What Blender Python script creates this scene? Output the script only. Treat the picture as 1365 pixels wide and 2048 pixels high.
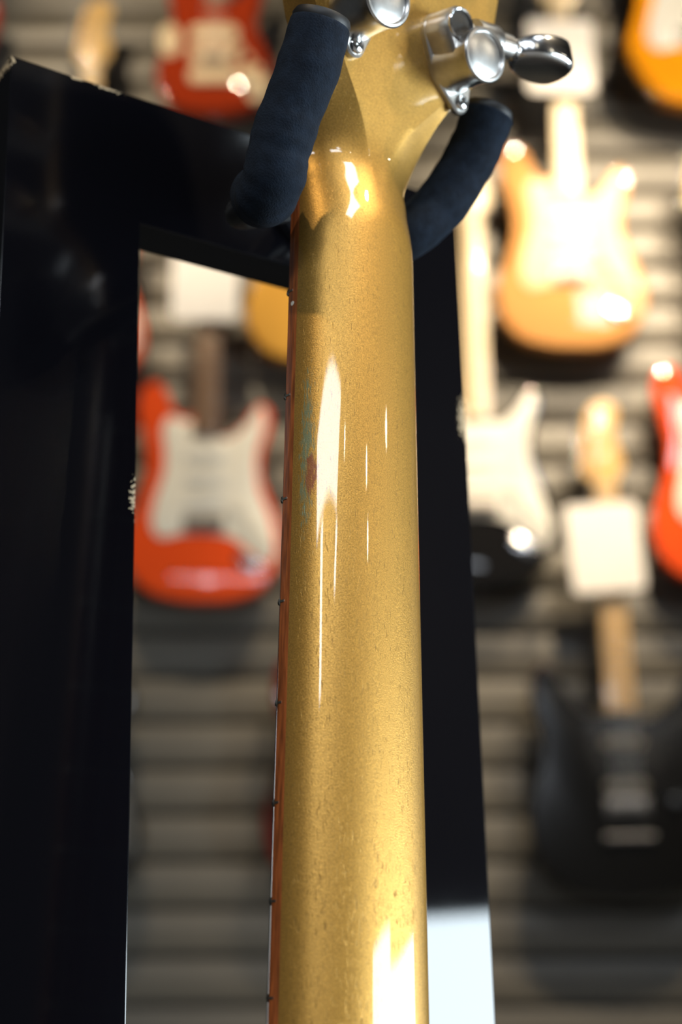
import bpy, bmesh, math, random
from mathutils import Vector, Matrix, noise
random.seed(7)
R = math.radians
scene = bpy.context.scene
for o in list(bpy.data.objects):
    bpy.data.objects.remove(o)
col = scene.collection

# ------------------------------------------------------------------ camera
CAM = Vector((0, 0, 1.5))
PITCH = R(16)
FPX = 55 / 24 * 1365
cd = bpy.data.cameras.new('camera')
cam = bpy.data.objects.new('camera', cd)
col.objects.link(cam)
cam.location = CAM
cam.rotation_euler = (R(90) + PITCH, 0, 0)
cd.sensor_fit = 'HORIZONTAL'
cd.sensor_width = 24
cd.lens = 55
cd.clip_start = 0.01
cd.dof.use_dof = True
cd.dof.focus_distance = 0.447
cd.dof.aperture_fstop = 7.2
scene.camera = cam
UPV = Vector((0, -math.sin(PITCH), math.cos(PITCH)))
FWV = Vector((0, math.cos(PITCH), math.sin(PITCH)))

def ray(x, y):
    return Vector(((x - 682.5) / FPX, 0, 0)) + UPV * ((1024 - y) / FPX) + FWV

def at(x, y, Y):
    d = ray(x, y)
    return CAM + d * (Y / d.y)

# ------------------------------------------------------------------ light and exposure
scene.view_settings.view_transform = 'Standard'
scene.view_settings.look = 'None'
scene.view_settings.gamma = 1
scene.view_settings.use_curve_mapping = False
scene.view_settings.exposure = 0.0
w = bpy.data.worlds.new('world')
scene.world = w
w.use_nodes = True
w.node_tree.nodes['Background'].inputs[0].default_value = (0.55, 0.66, 0.85, 1)
w.node_tree.nodes['Background'].inputs[1].default_value = 0.3

def area(name, loc, target, sx, sy, power, color, spread=180):
    l = bpy.data.lights.new(name, 'AREA')
    l.shape = 'RECTANGLE'
    l.size, l.size_y = sx, sy
    l.energy = power
    l.color = color
    l.spread = R(spread)
    o = bpy.data.objects.new(name, l)
    col.objects.link(o)
    o.location = loc
    o.rotation_euler = (Vector(target) - Vector(loc)).to_track_quat('-Z', 'Y').to_euler()
    return o

def spot(name, loc, target, power, color, angle=60, blend=0.7, radius=0.035):
    l = bpy.data.lights.new(name, 'SPOT')
    l.energy = power
    l.color = color
    l.spot_size = R(angle)
    l.spot_blend = blend
    l.shadow_soft_size = radius
    o = bpy.data.objects.new(name, l)
    col.objects.link(o)
    o.location = loc
    o.rotation_euler = (Vector(target) - Vector(loc)).to_track_quat('-Z', 'Y').to_euler()
    return o

RX, LX, BY, FY, CZ = 3.6, -3.4, -4.2, 3.22, 4.5     # inner faces of the room
DAY = (0.80, 0.93, 1.0)
WARM = (1.0, 0.80, 0.54)
# daylight coming in through the glazing (window frames are built with the room)
WIN1 = [(-0.83, 0.15, 0.35, 1.84), (0.15, 1.95, 0.35, 1.72)]     # wall_right: y0, y1, z0, z1
for y0, y1, z0, z1 in WIN1:
    area('daylight_side_window', (RX + 0.02, (y0 + y1) / 2, (z0 + z1) / 2), (0, (y0 + y1) / 2, (z0 + z1) / 2), y1 - y0, z1 - z0, 16 * math.pi * (y1 - y0) * (z1 - z0), DAY)
# suspended panel lights behind the camera, shining down (x, y, z, size x, size y, radiance)
PANELS = [(-0.20, -1.86, 2.80, 2.00, 0.56, 16), (-0.62, -2.85, 2.80, 0.26, 1.30, 18), (0.86, -2.42, 2.80, 0.16, 0.44, 18), (1.70, -1.55, 4.38, 0.70, 1.30, 20)]
for x, y, z, sx, sy, rad in PANELS:
    area('panel_light_glow', (x, y, z - 0.002), (x, y + 1e-4, 0), sx, sy, rad * math.pi * sx * sy, (0.84, 0.91, 1.0))
# ceiling spot lamps, most of them trained on the display wall
LAMPS = [((0.95, 0.25, 4.3), (0.50, 3.1, 2.80), 400, 22, 0.035), ((0.60, 1.75, 4.3), (0.46, 3.1, 2.62), 240, 38, 0.035),
         ((-0.45, 1.6, 4.3), (-0.28, 3.1, 2.50), 150, 30, 0.035), ((1.3, 1.6, 4.3), (0.78, 3.1, 2.50), 190, 38, 0.035),
         ((2.1, -0.25, 4.3), (0.02, 0.46, 1.72), 230, 20, 0.05), ((-1.5, -1.3, 4.3), (0.0, 0.46, 1.65), 130, 20, 0.05), ((-1.2, 1.0, 4.3), (-0.42, 3.1, 3.35), 210, 26, 0.035),  # the middle one is an added fill lamp, brightening the neck's left flank
         ((1.5, 1.1, 4.3), (0.74, 3.1, 3.35), 260, 26, 0.035)]
for i, (a, b, e, ang, rad) in enumerate(LAMPS):
    spot('ceiling_spot_light', a, b, e, WARM, ang, radius=rad)
# small bare bulbs on cords
BULBS = [(1.80, -2.70, 3.37), (2.60, 0.20, 2.74), (2.85, -1.00, 2.97), (2.90, -0.90, 2.77)]
for p in BULBS:
    l = bpy.data.lights.new('pendant_bulb_light', 'POINT')
    l.energy = 6
    l.color = (1.0, 0.86, 0.66)
    l.shadow_soft_size = 0.035
    o = bpy.data.objects.new('pendant_bulb_light', l)
    col.objects.link(o)
    o.location = p

# ------------------------------------------------------------------ materials
def mat(name, base, rough=0.5, metal=0.0, coat=0.0, coat_rough=0.03, spec=0.5, vary=0.0, scale=40, bump=0.0, bscale=200, sheen=0.0, stretch=(1, 1, 1)):
    m = bpy.data.materials.new(name)
    m.use_nodes = True
    nt = m.node_tree
    b = nt.nodes['Principled BSDF']
    b.inputs['Base Color'].default_value = (*base, 1)
    b.inputs['Roughness'].default_value = rough
    b.inputs['Metallic'].default_value = metal
    b.inputs['Coat Weight'].default_value = coat
    b.inputs['Coat Roughness'].default_value = coat_rough
    b.inputs['Specular IOR Level'].default_value = spec
    b.inputs['Sheen Weight'].default_value = sheen
    tc = nt.nodes.new('ShaderNodeTexCoord')
    mp = nt.nodes.new('ShaderNodeMapping')
    mp.inputs['Scale'].default_value = stretch
    nt.links.new(tc.outputs['Object'], mp.inputs['Vector'])
    if vary:
        n = nt.nodes.new('ShaderNodeTexNoise')
        n.inputs['Scale'].default_value = scale
        n.inputs['Detail'].default_value = 4
        nt.links.new(mp.outputs[0], n.inputs['Vector'])
        r = nt.nodes.new('ShaderNodeMapRange')
        r.inputs['From Min'].default_value = 0.3
        r.inputs['From Max'].default_value = 0.7
        r.inputs['To Min'].default_value = 1 - vary
        r.inputs['To Max'].default_value = 1 + vary
        nt.links.new(n.outputs['Fac'], r.inputs['Value'])
        x = nt.nodes.new('ShaderNodeMix')
        x.data_type = 'RGBA'
        x.blend_type = 'MULTIPLY'
        x.inputs['Factor'].default_value = 1
        x.inputs['A'].default_value = (*base, 1)
        nt.links.new(r.outputs[0], x.inputs['B'])
        nt.links.new(x.outputs['Result'], b.inputs['Base Color'])
    if bump:
        n2 = nt.nodes.new('ShaderNodeTexNoise')
        n2.inputs['Scale'].default_value = bscale
        n2.inputs['Detail'].default_value = 3
        nt.links.new(mp.outputs[0], n2.inputs['Vector'])
        bp = nt.nodes.new('ShaderNodeBump')
        bp.inputs['Strength'].default_value = bump
        bp.inputs['Distance'].default_value = 0.001
        nt.links.new(n2.outputs['Fac'], bp.inputs['Height'])
        nt.links.new(bp.outputs[0], b.inputs['Normal'])
    return m

def N(nt, kind, **kw):
    n = nt.nodes.new(kind)
    for k, v in kw.items():
        setattr(n, k, v)
    return n

def math_node(nt, op, a, b=None, c=None, clamp=False):
    n = nt.nodes.new('ShaderNodeMath')
    n.operation = op
    n.use_clamp = clamp
    for i, v in enumerate((a, b, c)):
        if v is None:
            continue
        if isinstance(v, (int, float)):
            n.inputs[i].default_value = v
        else:
            nt.links.new(v, n.inputs[i])
    return n.outputs[0]

def mix_rgb(nt, fac, a, b, blend='MIX'):
    x = nt.nodes.new('ShaderNodeMix')
    x.data_type = 'RGBA'
    x.blend_type = blend
    for s, v in (('Factor', fac), ('A', a), ('B', b)):
        if isinstance(v, (int, float)):
            x.inputs[s].default_value = v
        elif isinstance(v, tuple):
            x.inputs[s].default_value = (*v, 1)
        else:
            nt.links.new(v, x.inputs[s])
    return x.outputs['Result']

def blob(nt, sep, cu, cs, ru, rs, ax=0):
    # elongated spot on the neck, in the neck's own coordinates (u across, s along)
    du = math_node(nt, 'DIVIDE', math_node(nt, 'SUBTRACT', sep.outputs[ax], cu), ru)
    ds = math_node(nt, 'DIVIDE', math_node(nt, 'SUBTRACT', sep.outputs[2], cs), rs)
    d2 = math_node(nt, 'ADD', math_node(nt, 'MULTIPLY', du, du), math_node(nt, 'MULTIPLY', ds, ds))
    return math_node(nt, 'SUBTRACT', 1.0, d2, clamp=True)

def gold_material():
    m = bpy.data.materials.new('gold_metallic_lacquer')
    m.use_nodes = True
    nt = m.node_tree
    b = nt.nodes['Principled BSDF']
    tc = N(nt, 'ShaderNodeTexCoord')
    sep = N(nt, 'ShaderNodeSeparateXYZ')
    nt.links.new(tc.outputs['Object'], sep.inputs[0])
    fl = N(nt, 'ShaderNodeTexNoise')
    fl.inputs['Scale'].default_value = 2600
    fl.inputs['Detail'].default_value = 2
    nt.links.new(tc.outputs['Object'], fl.inputs['Vector'])
    fr = N(nt, 'ShaderNodeMapRange')
    fr.inputs['From Min'].default_value = 0.3
    fr.inputs['From Max'].default_value = 0.7
    fr.inputs['To Min'].default_value = 0.72
    fr.inputs['To Max'].default_value = 1.28
    nt.links.new(fl.outputs['Fac'], fr.inputs['Value'])
    base = mix_rgb(nt, 1.0, (0.515, 0.288, 0.058), fr.outputs[0], 'MULTIPLY')
    # grain pores: short dark dashes along the neck
    mp = N(nt, 'ShaderNodeMapping')
    mp.inputs['Scale'].default_value = (2700, 2700, 300)
    nt.links.new(tc.outputs['Object'], mp.inputs['Vector'])
    gn = N(nt, 'ShaderNodeTexNoise')
    gn.inputs['Scale'].default_value = 1
    gn.inputs['Detail'].default_value = 1
    nt.links.new(mp.outputs[0], gn.inputs['Vector'])
    zone = N(nt, 'ShaderNodeTexNoise')
    zone.inputs['Scale'].default_value = 26
    nt.links.new(tc.outputs['Object'], zone.inputs['Vector'])
    zs = math_node(nt, 'MULTIPLY_ADD', sep.outputs[2], 0.16, 0.645)
    zs = math_node(nt, 'SUBTRACT', 1.372, zs)
    zs = math_node(nt, 'MULTIPLY_ADD', zone.outputs['Fac'], -0.1, zs)
    pore = math_node(nt, 'MULTIPLY', math_node(nt, 'SUBTRACT', gn.outputs['Fac'], zs), 14, clamp=True)
    base = mix_rgb(nt, math_node(nt, 'MULTIPLY', pore, 0.45), base, (0.12, 0.06, 0.012))
    # worn place: dull green undercoat with a rubbed red-brown spot
    wn = N(nt, 'ShaderNodeTexNoise')
    mp2 = N(nt, 'ShaderNodeMapping')
    mp2.inputs['Scale'].default_value = (2200, 2200, 420)
    nt.links.new(tc.outputs['Object'], mp2.inputs['Vector'])
    wn.inputs['Scale'].default_value = 1
    wn.inputs['Detail'].default_value = 5
    nt.links.new(mp2.outputs[0], wn.inputs['Vector'])
    g = math_node(nt, 'ADD', blob(nt, sep, GREEN[0], GREEN[1], 0.0028, 0.030, 1), math_node(nt, 'MULTIPLY', math_node(nt, 'SUBTRACT', wn.outputs['Fac'], 0.5), 3.2))
    g = math_node(nt, 'MULTIPLY', math_node(nt, 'SUBTRACT', g, 0.34), 1.7, clamp=True)
    left = math_node(nt, 'LESS_THAN', sep.outputs[0], 0.0)
    g = math_node(nt, 'MULTIPLY', math_node(nt, 'MULTIPLY', g, left), math_node(nt, 'GREATER_THAN', blob(nt, sep, GREEN[0], GREEN[1], 0.0040, 0.040, 1), 0.0))
    base = mix_rgb(nt, math_node(nt, 'MULTIPLY', g, 0.95), base, (0.19, 0.23, 0.13))
    br = math_node(nt, 'ADD', blob(nt, sep, BROWN[0], BROWN[1], 0.0022, 0.0082, 1), math_node(nt, 'MULTIPLY', math_node(nt, 'SUBTRACT', wn.outputs['Fac'], 0.5), 2.4))
    br = math_node(nt, 'MULTIPLY', math_node(nt, 'SUBTRACT', br, 0.3), 2.2, clamp=True)
    br = math_node(nt, 'MULTIPLY', math_node(nt, 'MULTIPLY', br, left), math_node(nt, 'GREATER_THAN', blob(nt, sep, BROWN[0], BROWN[1], 0.0030, 0.011, 1), 0.0))
    base = mix_rgb(nt, math_node(nt, 'MULTIPLY', br, 0.9), base, (0.28, 0.075, 0.02))
    nt.links.new(base, b.inputs['Base Color'])
    wear = math_node(nt, 'MAXIMUM', math_node(nt, 'MULTIPLY', g, 0.7), br)
    nt.links.new(math_node(nt, 'MULTIPLY_ADD', wear, -0.55, 0.60), b.inputs['Metallic'])
    b.inputs['Roughness'].default_value = 0.40
    b.inputs['Coat Weight'].default_value = 1.0
    b.inputs['Coat IOR'].default_value = 1.5
    # gloss worn off slightly along the back of the neck, lengthwise
    mp3 = N(nt, 'ShaderNodeMapping')
    mp3.inputs['Scale'].default_value = (420, 420, 14)
    nt.links.new(tc.outputs['Object'], mp3.inputs['Vector'])
    cr = N(nt, 'ShaderNodeTexNoise')
    cr.inputs['Scale'].default_value = 1
    cr.inputs['Detail'].default_value = 3
    nt.links.new(mp3.outputs[0], cr.inputs['Vector'])
    nt.links.new(math_node(nt, 'MULTIPLY_ADD', cr.outputs['Fac'], 0.05, 0.0), b.inputs['Coat Roughness'])
    bp = N(nt, 'ShaderNodeBump')
    bp.inputs['Strength'].default_value = 0.35
    bp.inputs['Distance'].default_value = 0.0002
    h = math_node(nt, 'SUBTRACT', fl.outputs['Fac'], math_node(nt, 'MULTIPLY', pore, 1.5))
    nt.links.new(h, bp.inputs['Height'])
    nt.links.new(bp.outputs[0], b.inputs['Normal'])
    bp2 = N(nt, 'ShaderNodeBump')
    bp2.inputs['Strength'].default_value = 0.05
    bp2.inputs['Distance'].default_value = 0.0002
    nt.links.new(cr.outputs['Fac'], bp2.inputs['Height'])
    nt.links.new(bp2.outputs[0], b.inputs['Coat Normal'])
    return m

def scuff_glint_black(name, r0, sp):
    # black gloss lacquer with pale edge scuffs, lamp glints painted into their colour
    m = mat(name, (0.006, 0.006, 0.008), 0.1, spec=sp)
    nt = m.node_tree
    b = nt.nodes['Principled BSDF']
    tc = N(nt, 'ShaderNodeTexCoord')
    n = N(nt, 'ShaderNodeTexNoise')
    n.inputs['Scale'].default_value = 14
    n.inputs['Detail'].default_value = 6
    nt.links.new(tc.outputs['Object'], n.inputs['Vector'])
    nt.links.new(math_node(nt, 'MULTIPLY_ADD', n.outputs['Fac'], 0.05, r0), b.inputs['Roughness'])
    n3 = N(nt, 'ShaderNodeTexNoise')
    n3.inputs['Scale'].default_value = 9
    nt.links.new(tc.outputs['Object'], n3.inputs['Vector'])
    bp = N(nt, 'ShaderNodeBump')
    bp.inputs['Strength'].default_value = 0.05
    bp.inputs['Distance'].default_value = 0.002
    nt.links.new(n3.outputs['Fac'], bp.inputs['Height'])
    nt.links.new(bp.outputs[0], b.inputs['Normal'])
    sep = N(nt, 'ShaderNodeSeparateXYZ')
    nt.links.new(tc.outputs['Object'], sep.inputs[0])
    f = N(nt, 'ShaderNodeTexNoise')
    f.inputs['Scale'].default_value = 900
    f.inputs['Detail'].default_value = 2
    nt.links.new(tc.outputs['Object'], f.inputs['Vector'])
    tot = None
    for cu, cs, ru, rs in SCUFF_GLINTS:
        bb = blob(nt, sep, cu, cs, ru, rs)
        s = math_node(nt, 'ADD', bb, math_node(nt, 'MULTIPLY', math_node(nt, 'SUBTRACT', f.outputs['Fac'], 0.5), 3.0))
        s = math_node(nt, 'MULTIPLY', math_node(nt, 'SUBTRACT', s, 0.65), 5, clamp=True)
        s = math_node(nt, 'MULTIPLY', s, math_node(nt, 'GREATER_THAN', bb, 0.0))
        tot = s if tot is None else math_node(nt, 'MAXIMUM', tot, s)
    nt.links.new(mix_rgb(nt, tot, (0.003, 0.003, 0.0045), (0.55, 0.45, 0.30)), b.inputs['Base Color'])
    return m

def burst_material(name, inner, outer, cx, cz, rx, rz, lo, hi, coat=1.0):
    m = mat(name, inner, 0.3, coat=coat, spec=0.0)
    nt = m.node_tree
    b = nt.nodes['Principled BSDF']
    tc = N(nt, 'ShaderNodeTexCoord')
    sep = N(nt, 'ShaderNodeSeparateXYZ')
    nt.links.new(tc.outputs['Object'], sep.inputs[0])
    g = blob(nt, sep, cx, cz, rx, rz)
    r = N(nt, 'ShaderNodeMapRange')
    r.interpolation_type = 'SMOOTHSTEP'
    r.inputs['From Min'].default_value = lo
    r.inputs['From Max'].default_value = hi
    nt.links.new(g, r.inputs['Value'])
    nt.links.new(mix_rgb(nt, r.outputs[0], outer, inner), b.inputs['Base Color'])
    return m

GREEN = (0.0094, 0.100)
BROWN = (0.0109, 0.1065)
SCUFF_GLINTS = [(-0.0812, -0.120, 0.0035, 0.010), (0.0548, -0.066, 0.0042, 0.012), (0.0570, -0.093, 0.002, 0.008), (-0.095, 0.0255, 0.008, 0.0016), (-0.107, 0.0255, 0.004, 0.0016), (-0.132, 0.024, 0.004, 0.004)]  # scuffed edge spots, their pale tone stands for lamp glint
M = {}
M['gold'] = gold_material()
M['rosewood'] = mat('rosewood', (0.25, 0.070, 0.017), 0.38, coat=0.25, coat_rough=0.15, vary=0.55, scale=1, stretch=(900, 900, 90), bump=0.3, bscale=1)
M['fret'] = mat('nickel_silver', (0.42, 0.40, 0.33), 0.32, 1.0)
M['bone'] = mat('bone', (0.75, 0.70, 0.58), 0.4)
M['chrome'] = mat('chrome', (0.66, 0.67, 0.68), 0.16, 1.0, vary=0.06, scale=300)
M['satin_chrome'] = mat('satin_chrome', (0.62, 0.62, 0.61), 0.30, 1.0, vary=0.08, scale=400)
M['bridge_metal'] = mat('dull_bridge_metal', (0.20, 0.19, 0.18), 0.42, 1.0)
M['hole'] = mat('dark_hole', (0.02, 0.018, 0.015), 0.5)
M['black_gloss'] = scuff_glint_black('black_gloss_lacquer', 0.012, 0.8)
M['black_satin'] = scuff_glint_black('black_satin_lacquer', 0.09, 0.4)
M['foam'] = mat('black_foam', (0.0080, 0.0140, 0.0250), 0.95, spec=0.2, vary=0.3, scale=300, bump=0.3, bscale=1700)
M['rubber'] = mat('black_rubber', (0.008, 0.009, 0.011), 0.5)
M['steel_black'] = mat('black_steel', (0.012, 0.014, 0.018), 0.25, spec=0.6)
M['string'] = mat('string_steel', (0.6, 0.58, 0.52), 0.3, 1.0)
M['slat'] = mat('slat_grey_laminate', (0.138, 0.126, 0.102), 0.42, vary=0.06, scale=6, stretch=(0.4, 1, 3))
M['groove'] = mat('slat_groove', (0.045, 0.041, 0.036), 0.7)
M['paint_dark'] = mat('dark_paint', (0.045, 0.043, 0.042), 0.8, vary=0.1, scale=3)
M['ceiling'] = mat('ceiling_black', (0.03, 0.03, 0.03), 0.9)
M['floorwood'] = mat('floor_wood', (0.22, 0.19, 0.16), 0.35, vary=0.3, scale=5, stretch=(1, 6, 1))
M['frame_alu'] = mat('window_aluminium', (0.25, 0.25, 0.26), 0.35, 0.8)
M['red'] = mat('fiesta_red_lacquer', (0.80, 0.085, 0.016), 0.3, coat=1.0, coat_rough=0.04, spec=0.0)
M['red2'] = mat('cherry_red_lacquer', (0.55, 0.03, 0.012), 0.3, coat=1.0, coat_rough=0.04, spec=0.0)
M['cream'] = mat('cream_plastic', (0.87, 0.83, 0.72), 0.28, spec=0.5)
M['cream2'] = mat('aged_cream_plastic', (0.80, 0.62, 0.38), 0.55)
M['white'] = mat('white_plastic', (0.82, 0.81, 0.76), 0.25)
M['maple'] = mat('maple', (0.70, 0.44, 0.16), 0.32, coat=0.6, vary=0.10, scale=3, stretch=(40, 40, 4))
M['maple_pale'] = mat('pale_maple', (0.74, 0.58, 0.34), 0.32, coat=0.6, vary=0.08, scale=3, stretch=(40, 40, 4))
M['rose_far'] = mat('brown_rosewood', (0.21, 0.10, 0.045), 0.42, vary=0.2, scale=3, stretch=(40, 40, 4))
M['tan'] = burst_material('natural_tan_lacquer', (0.58, 0.29, 0.10), (0.45, 0.165, 0.040), 0, -0.59, 0.24, 0.34, 0.0, 0.6)
M['amber'] = burst_material('amber_lacquer', (0.62, 0.33, 0.06), (0.50, 0.22, 0.035), 0, -0.60, 0.21, 0.30, 0.0, 0.5)
M['sunburst'] = burst_material('orange_sunburst_lacquer', (0.95, 0.36, 0.008), (0.012, 0.008, 0.006), 0, -0.600, 0.185, 0.265, 0.12, 0.42)
M['redburst'] = burst_material('red_burst_lacquer', (0.34, 0.035, 0.008), (0.14, 0.010, 0.004), 0, -0.60, 0.21, 0.27, 0.0, 0.4)
M['darkburst'] = burst_material('dark_red_burst_lacquer', (0.02, 0.012, 0.01), (0.11, 0.008, 0.004), 0, -0.60, 0.21, 0.27, 0.1, 0.35)
M['black_lac'] = mat('black_lacquer', (0.008, 0.008, 0.009), 0.25, coat=1.0, spec=0.0)
M['black_edge'] = burst_material('black_lacquer_brown_edge', (0.010, 0.010, 0.012), (0.055, 0.014, 0.004), 0, -0.60, 0.235, 0.30, 0.05, 0.25)
M['black_guard'] = mat('black_guard', (0.006, 0.006, 0.006), 0.2)
M['grey_guard'] = mat('smoke_grey_binding', (0.13, 0.12, 0.10), 0.3)
M['card'] = mat('white_card', (0.86, 0.83, 0.80), 0.6, vary=0.03, scale=30)
M['cord'] = mat('grey_cord', (0.4, 0.38, 0.35), 0.8)

# ------------------------------------------------------------------ mesh helpers
def obj(name, verts, faces, material, parent=None, smooth=True, mats=None, sharp=None):
    me = bpy.data.meshes.new(name)
    me.from_pydata([tuple(v) for v in verts], [], faces)
    bm = bmesh.new()
    bm.from_mesh(me)
    bmesh.ops.recalc_face_normals(bm, faces=bm.faces)
    bm.to_mesh(me)
    bm.free()
    if smooth:
        me.shade_smooth()
        me.set_sharp_from_angle(angle=R(sharp if sharp else 40))
    me.materials.append(material if not isinstance(material, str) else M[material])
    o = bpy.data.objects.new(name, me)
    col.objects.link(o)
    if parent:
        o.parent = parent
    return o

def empty(name, mtx, parent=None):
    o = bpy.data.objects.new(name, None)
    o.empty_display_size = 0.02
    col.objects.link(o)
    o.matrix_world = mtx
    if parent:
        o.parent = parent
    return o

def tag(o, label=None, cat=None, group=None, kind=None):
    for k, v in (('label', label), ('category', cat), ('group', group), ('kind', kind)):
        if v:
            o[k] = v
    return o

class G:
    """collects verts and faces of one mesh"""
    def __init__(s):
        s.v, s.f = [], []
    def add(s, v, f):
        b = len(s.v)
        s.v += [Vector(p) for p in v]
        s.f += [tuple(i + b for i in q) for q in f]
        return s
    def loft(s, rings, closed=True, cap0=True, cap1=True):
        n = len(rings[0])
        v = [p for r in rings for p in r]
        f = []
        for i in range(len(rings) - 1):
            for j in range(n if closed else n - 1):
                k = (j + 1) % n
                f.append((i * n + j, i * n + k, (i + 1) * n + k, (i + 1) * n + j))
        if cap0:
            f.append(tuple(range(n)))
        if cap1:
            f.append(tuple((len(rings) - 1) * n + j for j in range(n)))
        return s.add(v, f)
    def box(s, lo, hi, bev=0.0):
        (x0, y0, z0), (x1, y1, z1) = lo, hi
        b = bev
        if b <= 0:
            v = [(x, y, z) for z in (z0, z1) for y in (y0, y1) for x in (x0, x1)]
            return s.add(v, [(0, 1, 3, 2), (4, 5, 7, 6), (0, 1, 5, 4), (2, 3, 7, 6), (0, 2, 6, 4), (1, 3, 7, 5)])
        rings = []
        def rect(ix, z):
            a = ix
            return [(x0 + a, y0 + b, z), (x0 + b, y0 + a, z), (x1 - b, y0 + a, z), (x1 - a, y0 + b, z), (x1 - a, y1 - b, z), (x1 - b, y1 - a, z), (x0 + b, y1 - a, z), (x0 + a, y1 - b, z)]
        def rect2(z):
            return [(x0 + b, y0 + b, z)] * 2 + [(x1 - b, y0 + b, z)] * 2 + [(x1 - b, y1 - b, z)] * 2 + [(x0 + b, y1 - b, z)] * 2
        i1 = b * 0.3
        rings = [[(x0 + b, y0 + 1.2 * b, z0), (x0 + 1.2 * b, y0 + b, z0), (x1 - 1.2 * b, y0 + b, z0), (x1 - b, y0 + 1.2 * b, z0), (x1 - b, y1 - 1.2 * b, z0), (x1 - 1.2 * b, y1 - b, z0), (x0 + 1.2 * b, y1 - b, z0), (x0 + b, y1 - 1.2 * b, z0)],
                 rect(i1, z0 + i1), rect(0, z0 + b), rect(0, z1 - b), rect(i1, z1 - i1),
                 [(x0 + b, y0 + 1.2 * b, z1), (x0 + 1.2 * b, y0 + b, z1), (x1 - 1.2 * b, y0 + b, z1), (x1 - b, y0 + 1.2 * b, z1), (x1 - b, y1 - 1.2 * b, z1), (x1 - 1.2 * b, y1 - b, z1), (x0 + 1.2 * b, y1 - b, z1), (x0 + b, y1 - 1.2 * b, z1)]]
        return s.loft(rings)
    def lathe(s, o, axis, prof, n=24, cap0=True, cap1=True):
        o, axis = Vector(o), Vector(axis).normalized()
        e1 = axis.orthogonal().normalized()
        e2 = axis.cross(e1)
        rings = [[o + axis * h + (e1 * math.cos(t) + e2 * math.sin(t)) * max(r, 1e-5) for t in [2 * math.pi * k / n for k in range(n)]] for r, h in prof]
        return s.loft(rings, True, cap0, cap1)
    def tube(s, pts, rad, n=12, up=None):
        pts = [Vector(p) for p in pts]
        rings = []
        prev = None
        for i, p in enumerate(pts):
            t = (pts[min(i + 1, len(pts) - 1)] - pts[max(i - 1, 0)]).normalized()
            if prev is None:
                e1 = t.orthogonal().normalized()
            else:
                e1 = (prev - t * prev.dot(t)).normalized()
            prev = e1
            e2 = t.cross(e1)
            r = rad[i] if isinstance(rad, (list, tuple)) else rad
            rings.append([p + (e1 * math.cos(a) + e2 * math.sin(a)) * r for a in [2 * math.pi * k / n for k in range(n)]])
        return s.loft(rings)
    def build(s, name, material, parent=None, smooth=True, sharp=None):
        return obj(name, s.v, s.f, material, parent, smooth, sharp=sharp)

def crom(pts, n=8, closed=False):
    pts = [Vector(p) for p in pts]
    m = len(pts)
    out = []
    rng = range(m) if closed else range(m - 1)
    for i in rng:
        if closed:
            p0, p1, p2, p3 = pts[i - 1], pts[i], pts[(i + 1) % m], pts[(i + 2) % m]
        else:
            p0, p1, p2, p3 = pts[max(i - 1, 0)], pts[i], pts[i + 1], pts[min(i + 2, m - 1)]
        for k in range(n):
            t = k / n
            out.append(0.5 * ((2 * p1) + (p2 - p0) * t + (2 * p0 - 5 * p1 + 4 * p2 - p3) * t * t + (3 * p1 - p0 - 3 * p2 + p3) * t ** 3))
    if not closed:
        out.append(pts[-1])
    return out

def inset(loop, d):
    n = len(loop)
    a = sum(loop[i].x * loop[(i + 1) % n].y - loop[(i + 1) % n].x * loop[i].y for i in range(n))
    sg = 1 if a > 0 else -1
    out = []
    for i in range(n):
        t = (loop[(i + 1) % n] - loop[i - 1])
        t.normalize()
        out.append(loop[i] + Vector((-t.y, t.x)) * d * sg)
    return out

def slab(g, loop, y0, y1, r, steps=4):
    """loop in (x, z); solid from y0 (front) to y1 (back) with rounded rims of radius r"""
    loop = [Vector((p[0], p[1])) for p in loop]
    rings = []
    for k in range(steps + 1):
        a = math.pi / 2 * k / steps
        q = inset(loop, r * (1 - math.sin(a)))
        rings.append([(p.x, y0 + r * (1 - math.cos(a)), p.y) for p in q])
    for k in range(steps + 1):
        a = math.pi / 2 * k / steps
        q = inset(loop, r * (1 - math.cos(a)))
        rings.append([(p.x, y1 - r * (1 - math.sin(a)), p.y) for p in q])
    g.loft(rings)
    return g

def rrect(cx, cz, w, h, r, n=5, rot=0):
    out = []
    for qx, qz, a0 in ((1, 1, 0), (-1, 1, 90), (-1, -1, 180), (1, -1, 270)):
        for k in range(n + 1):
            a = R(a0 + 90 * k / n)
            x = qx * (w / 2 - r) + r * math.cos(a)
            z = qz * (h / 2 - r) + r * math.sin(a)
            out.append((cx + x * math.cos(rot) - z * math.sin(rot), cz + x * math.sin(rot) + z * math.cos(rot)))
    return out

# ------------------------------------------------------------------ the room
def struct(o):
    o['kind'] = 'structure'
    return o
struct(G().box((LX - .1, BY - .1, -0.06), (RX + .1, FY + .14, 0)).build('floor', 'floorwood', smooth=False))
struct(G().box((LX - .1, BY - .1, CZ), (RX + .1, FY + .14, CZ + .1)).build('ceiling', 'ceiling', smooth=False))
struct(G().box((LX - .1, BY, 0), (LX, FY + .06, CZ)).build('wall_left', 'paint_dark', smooth=False))
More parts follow.
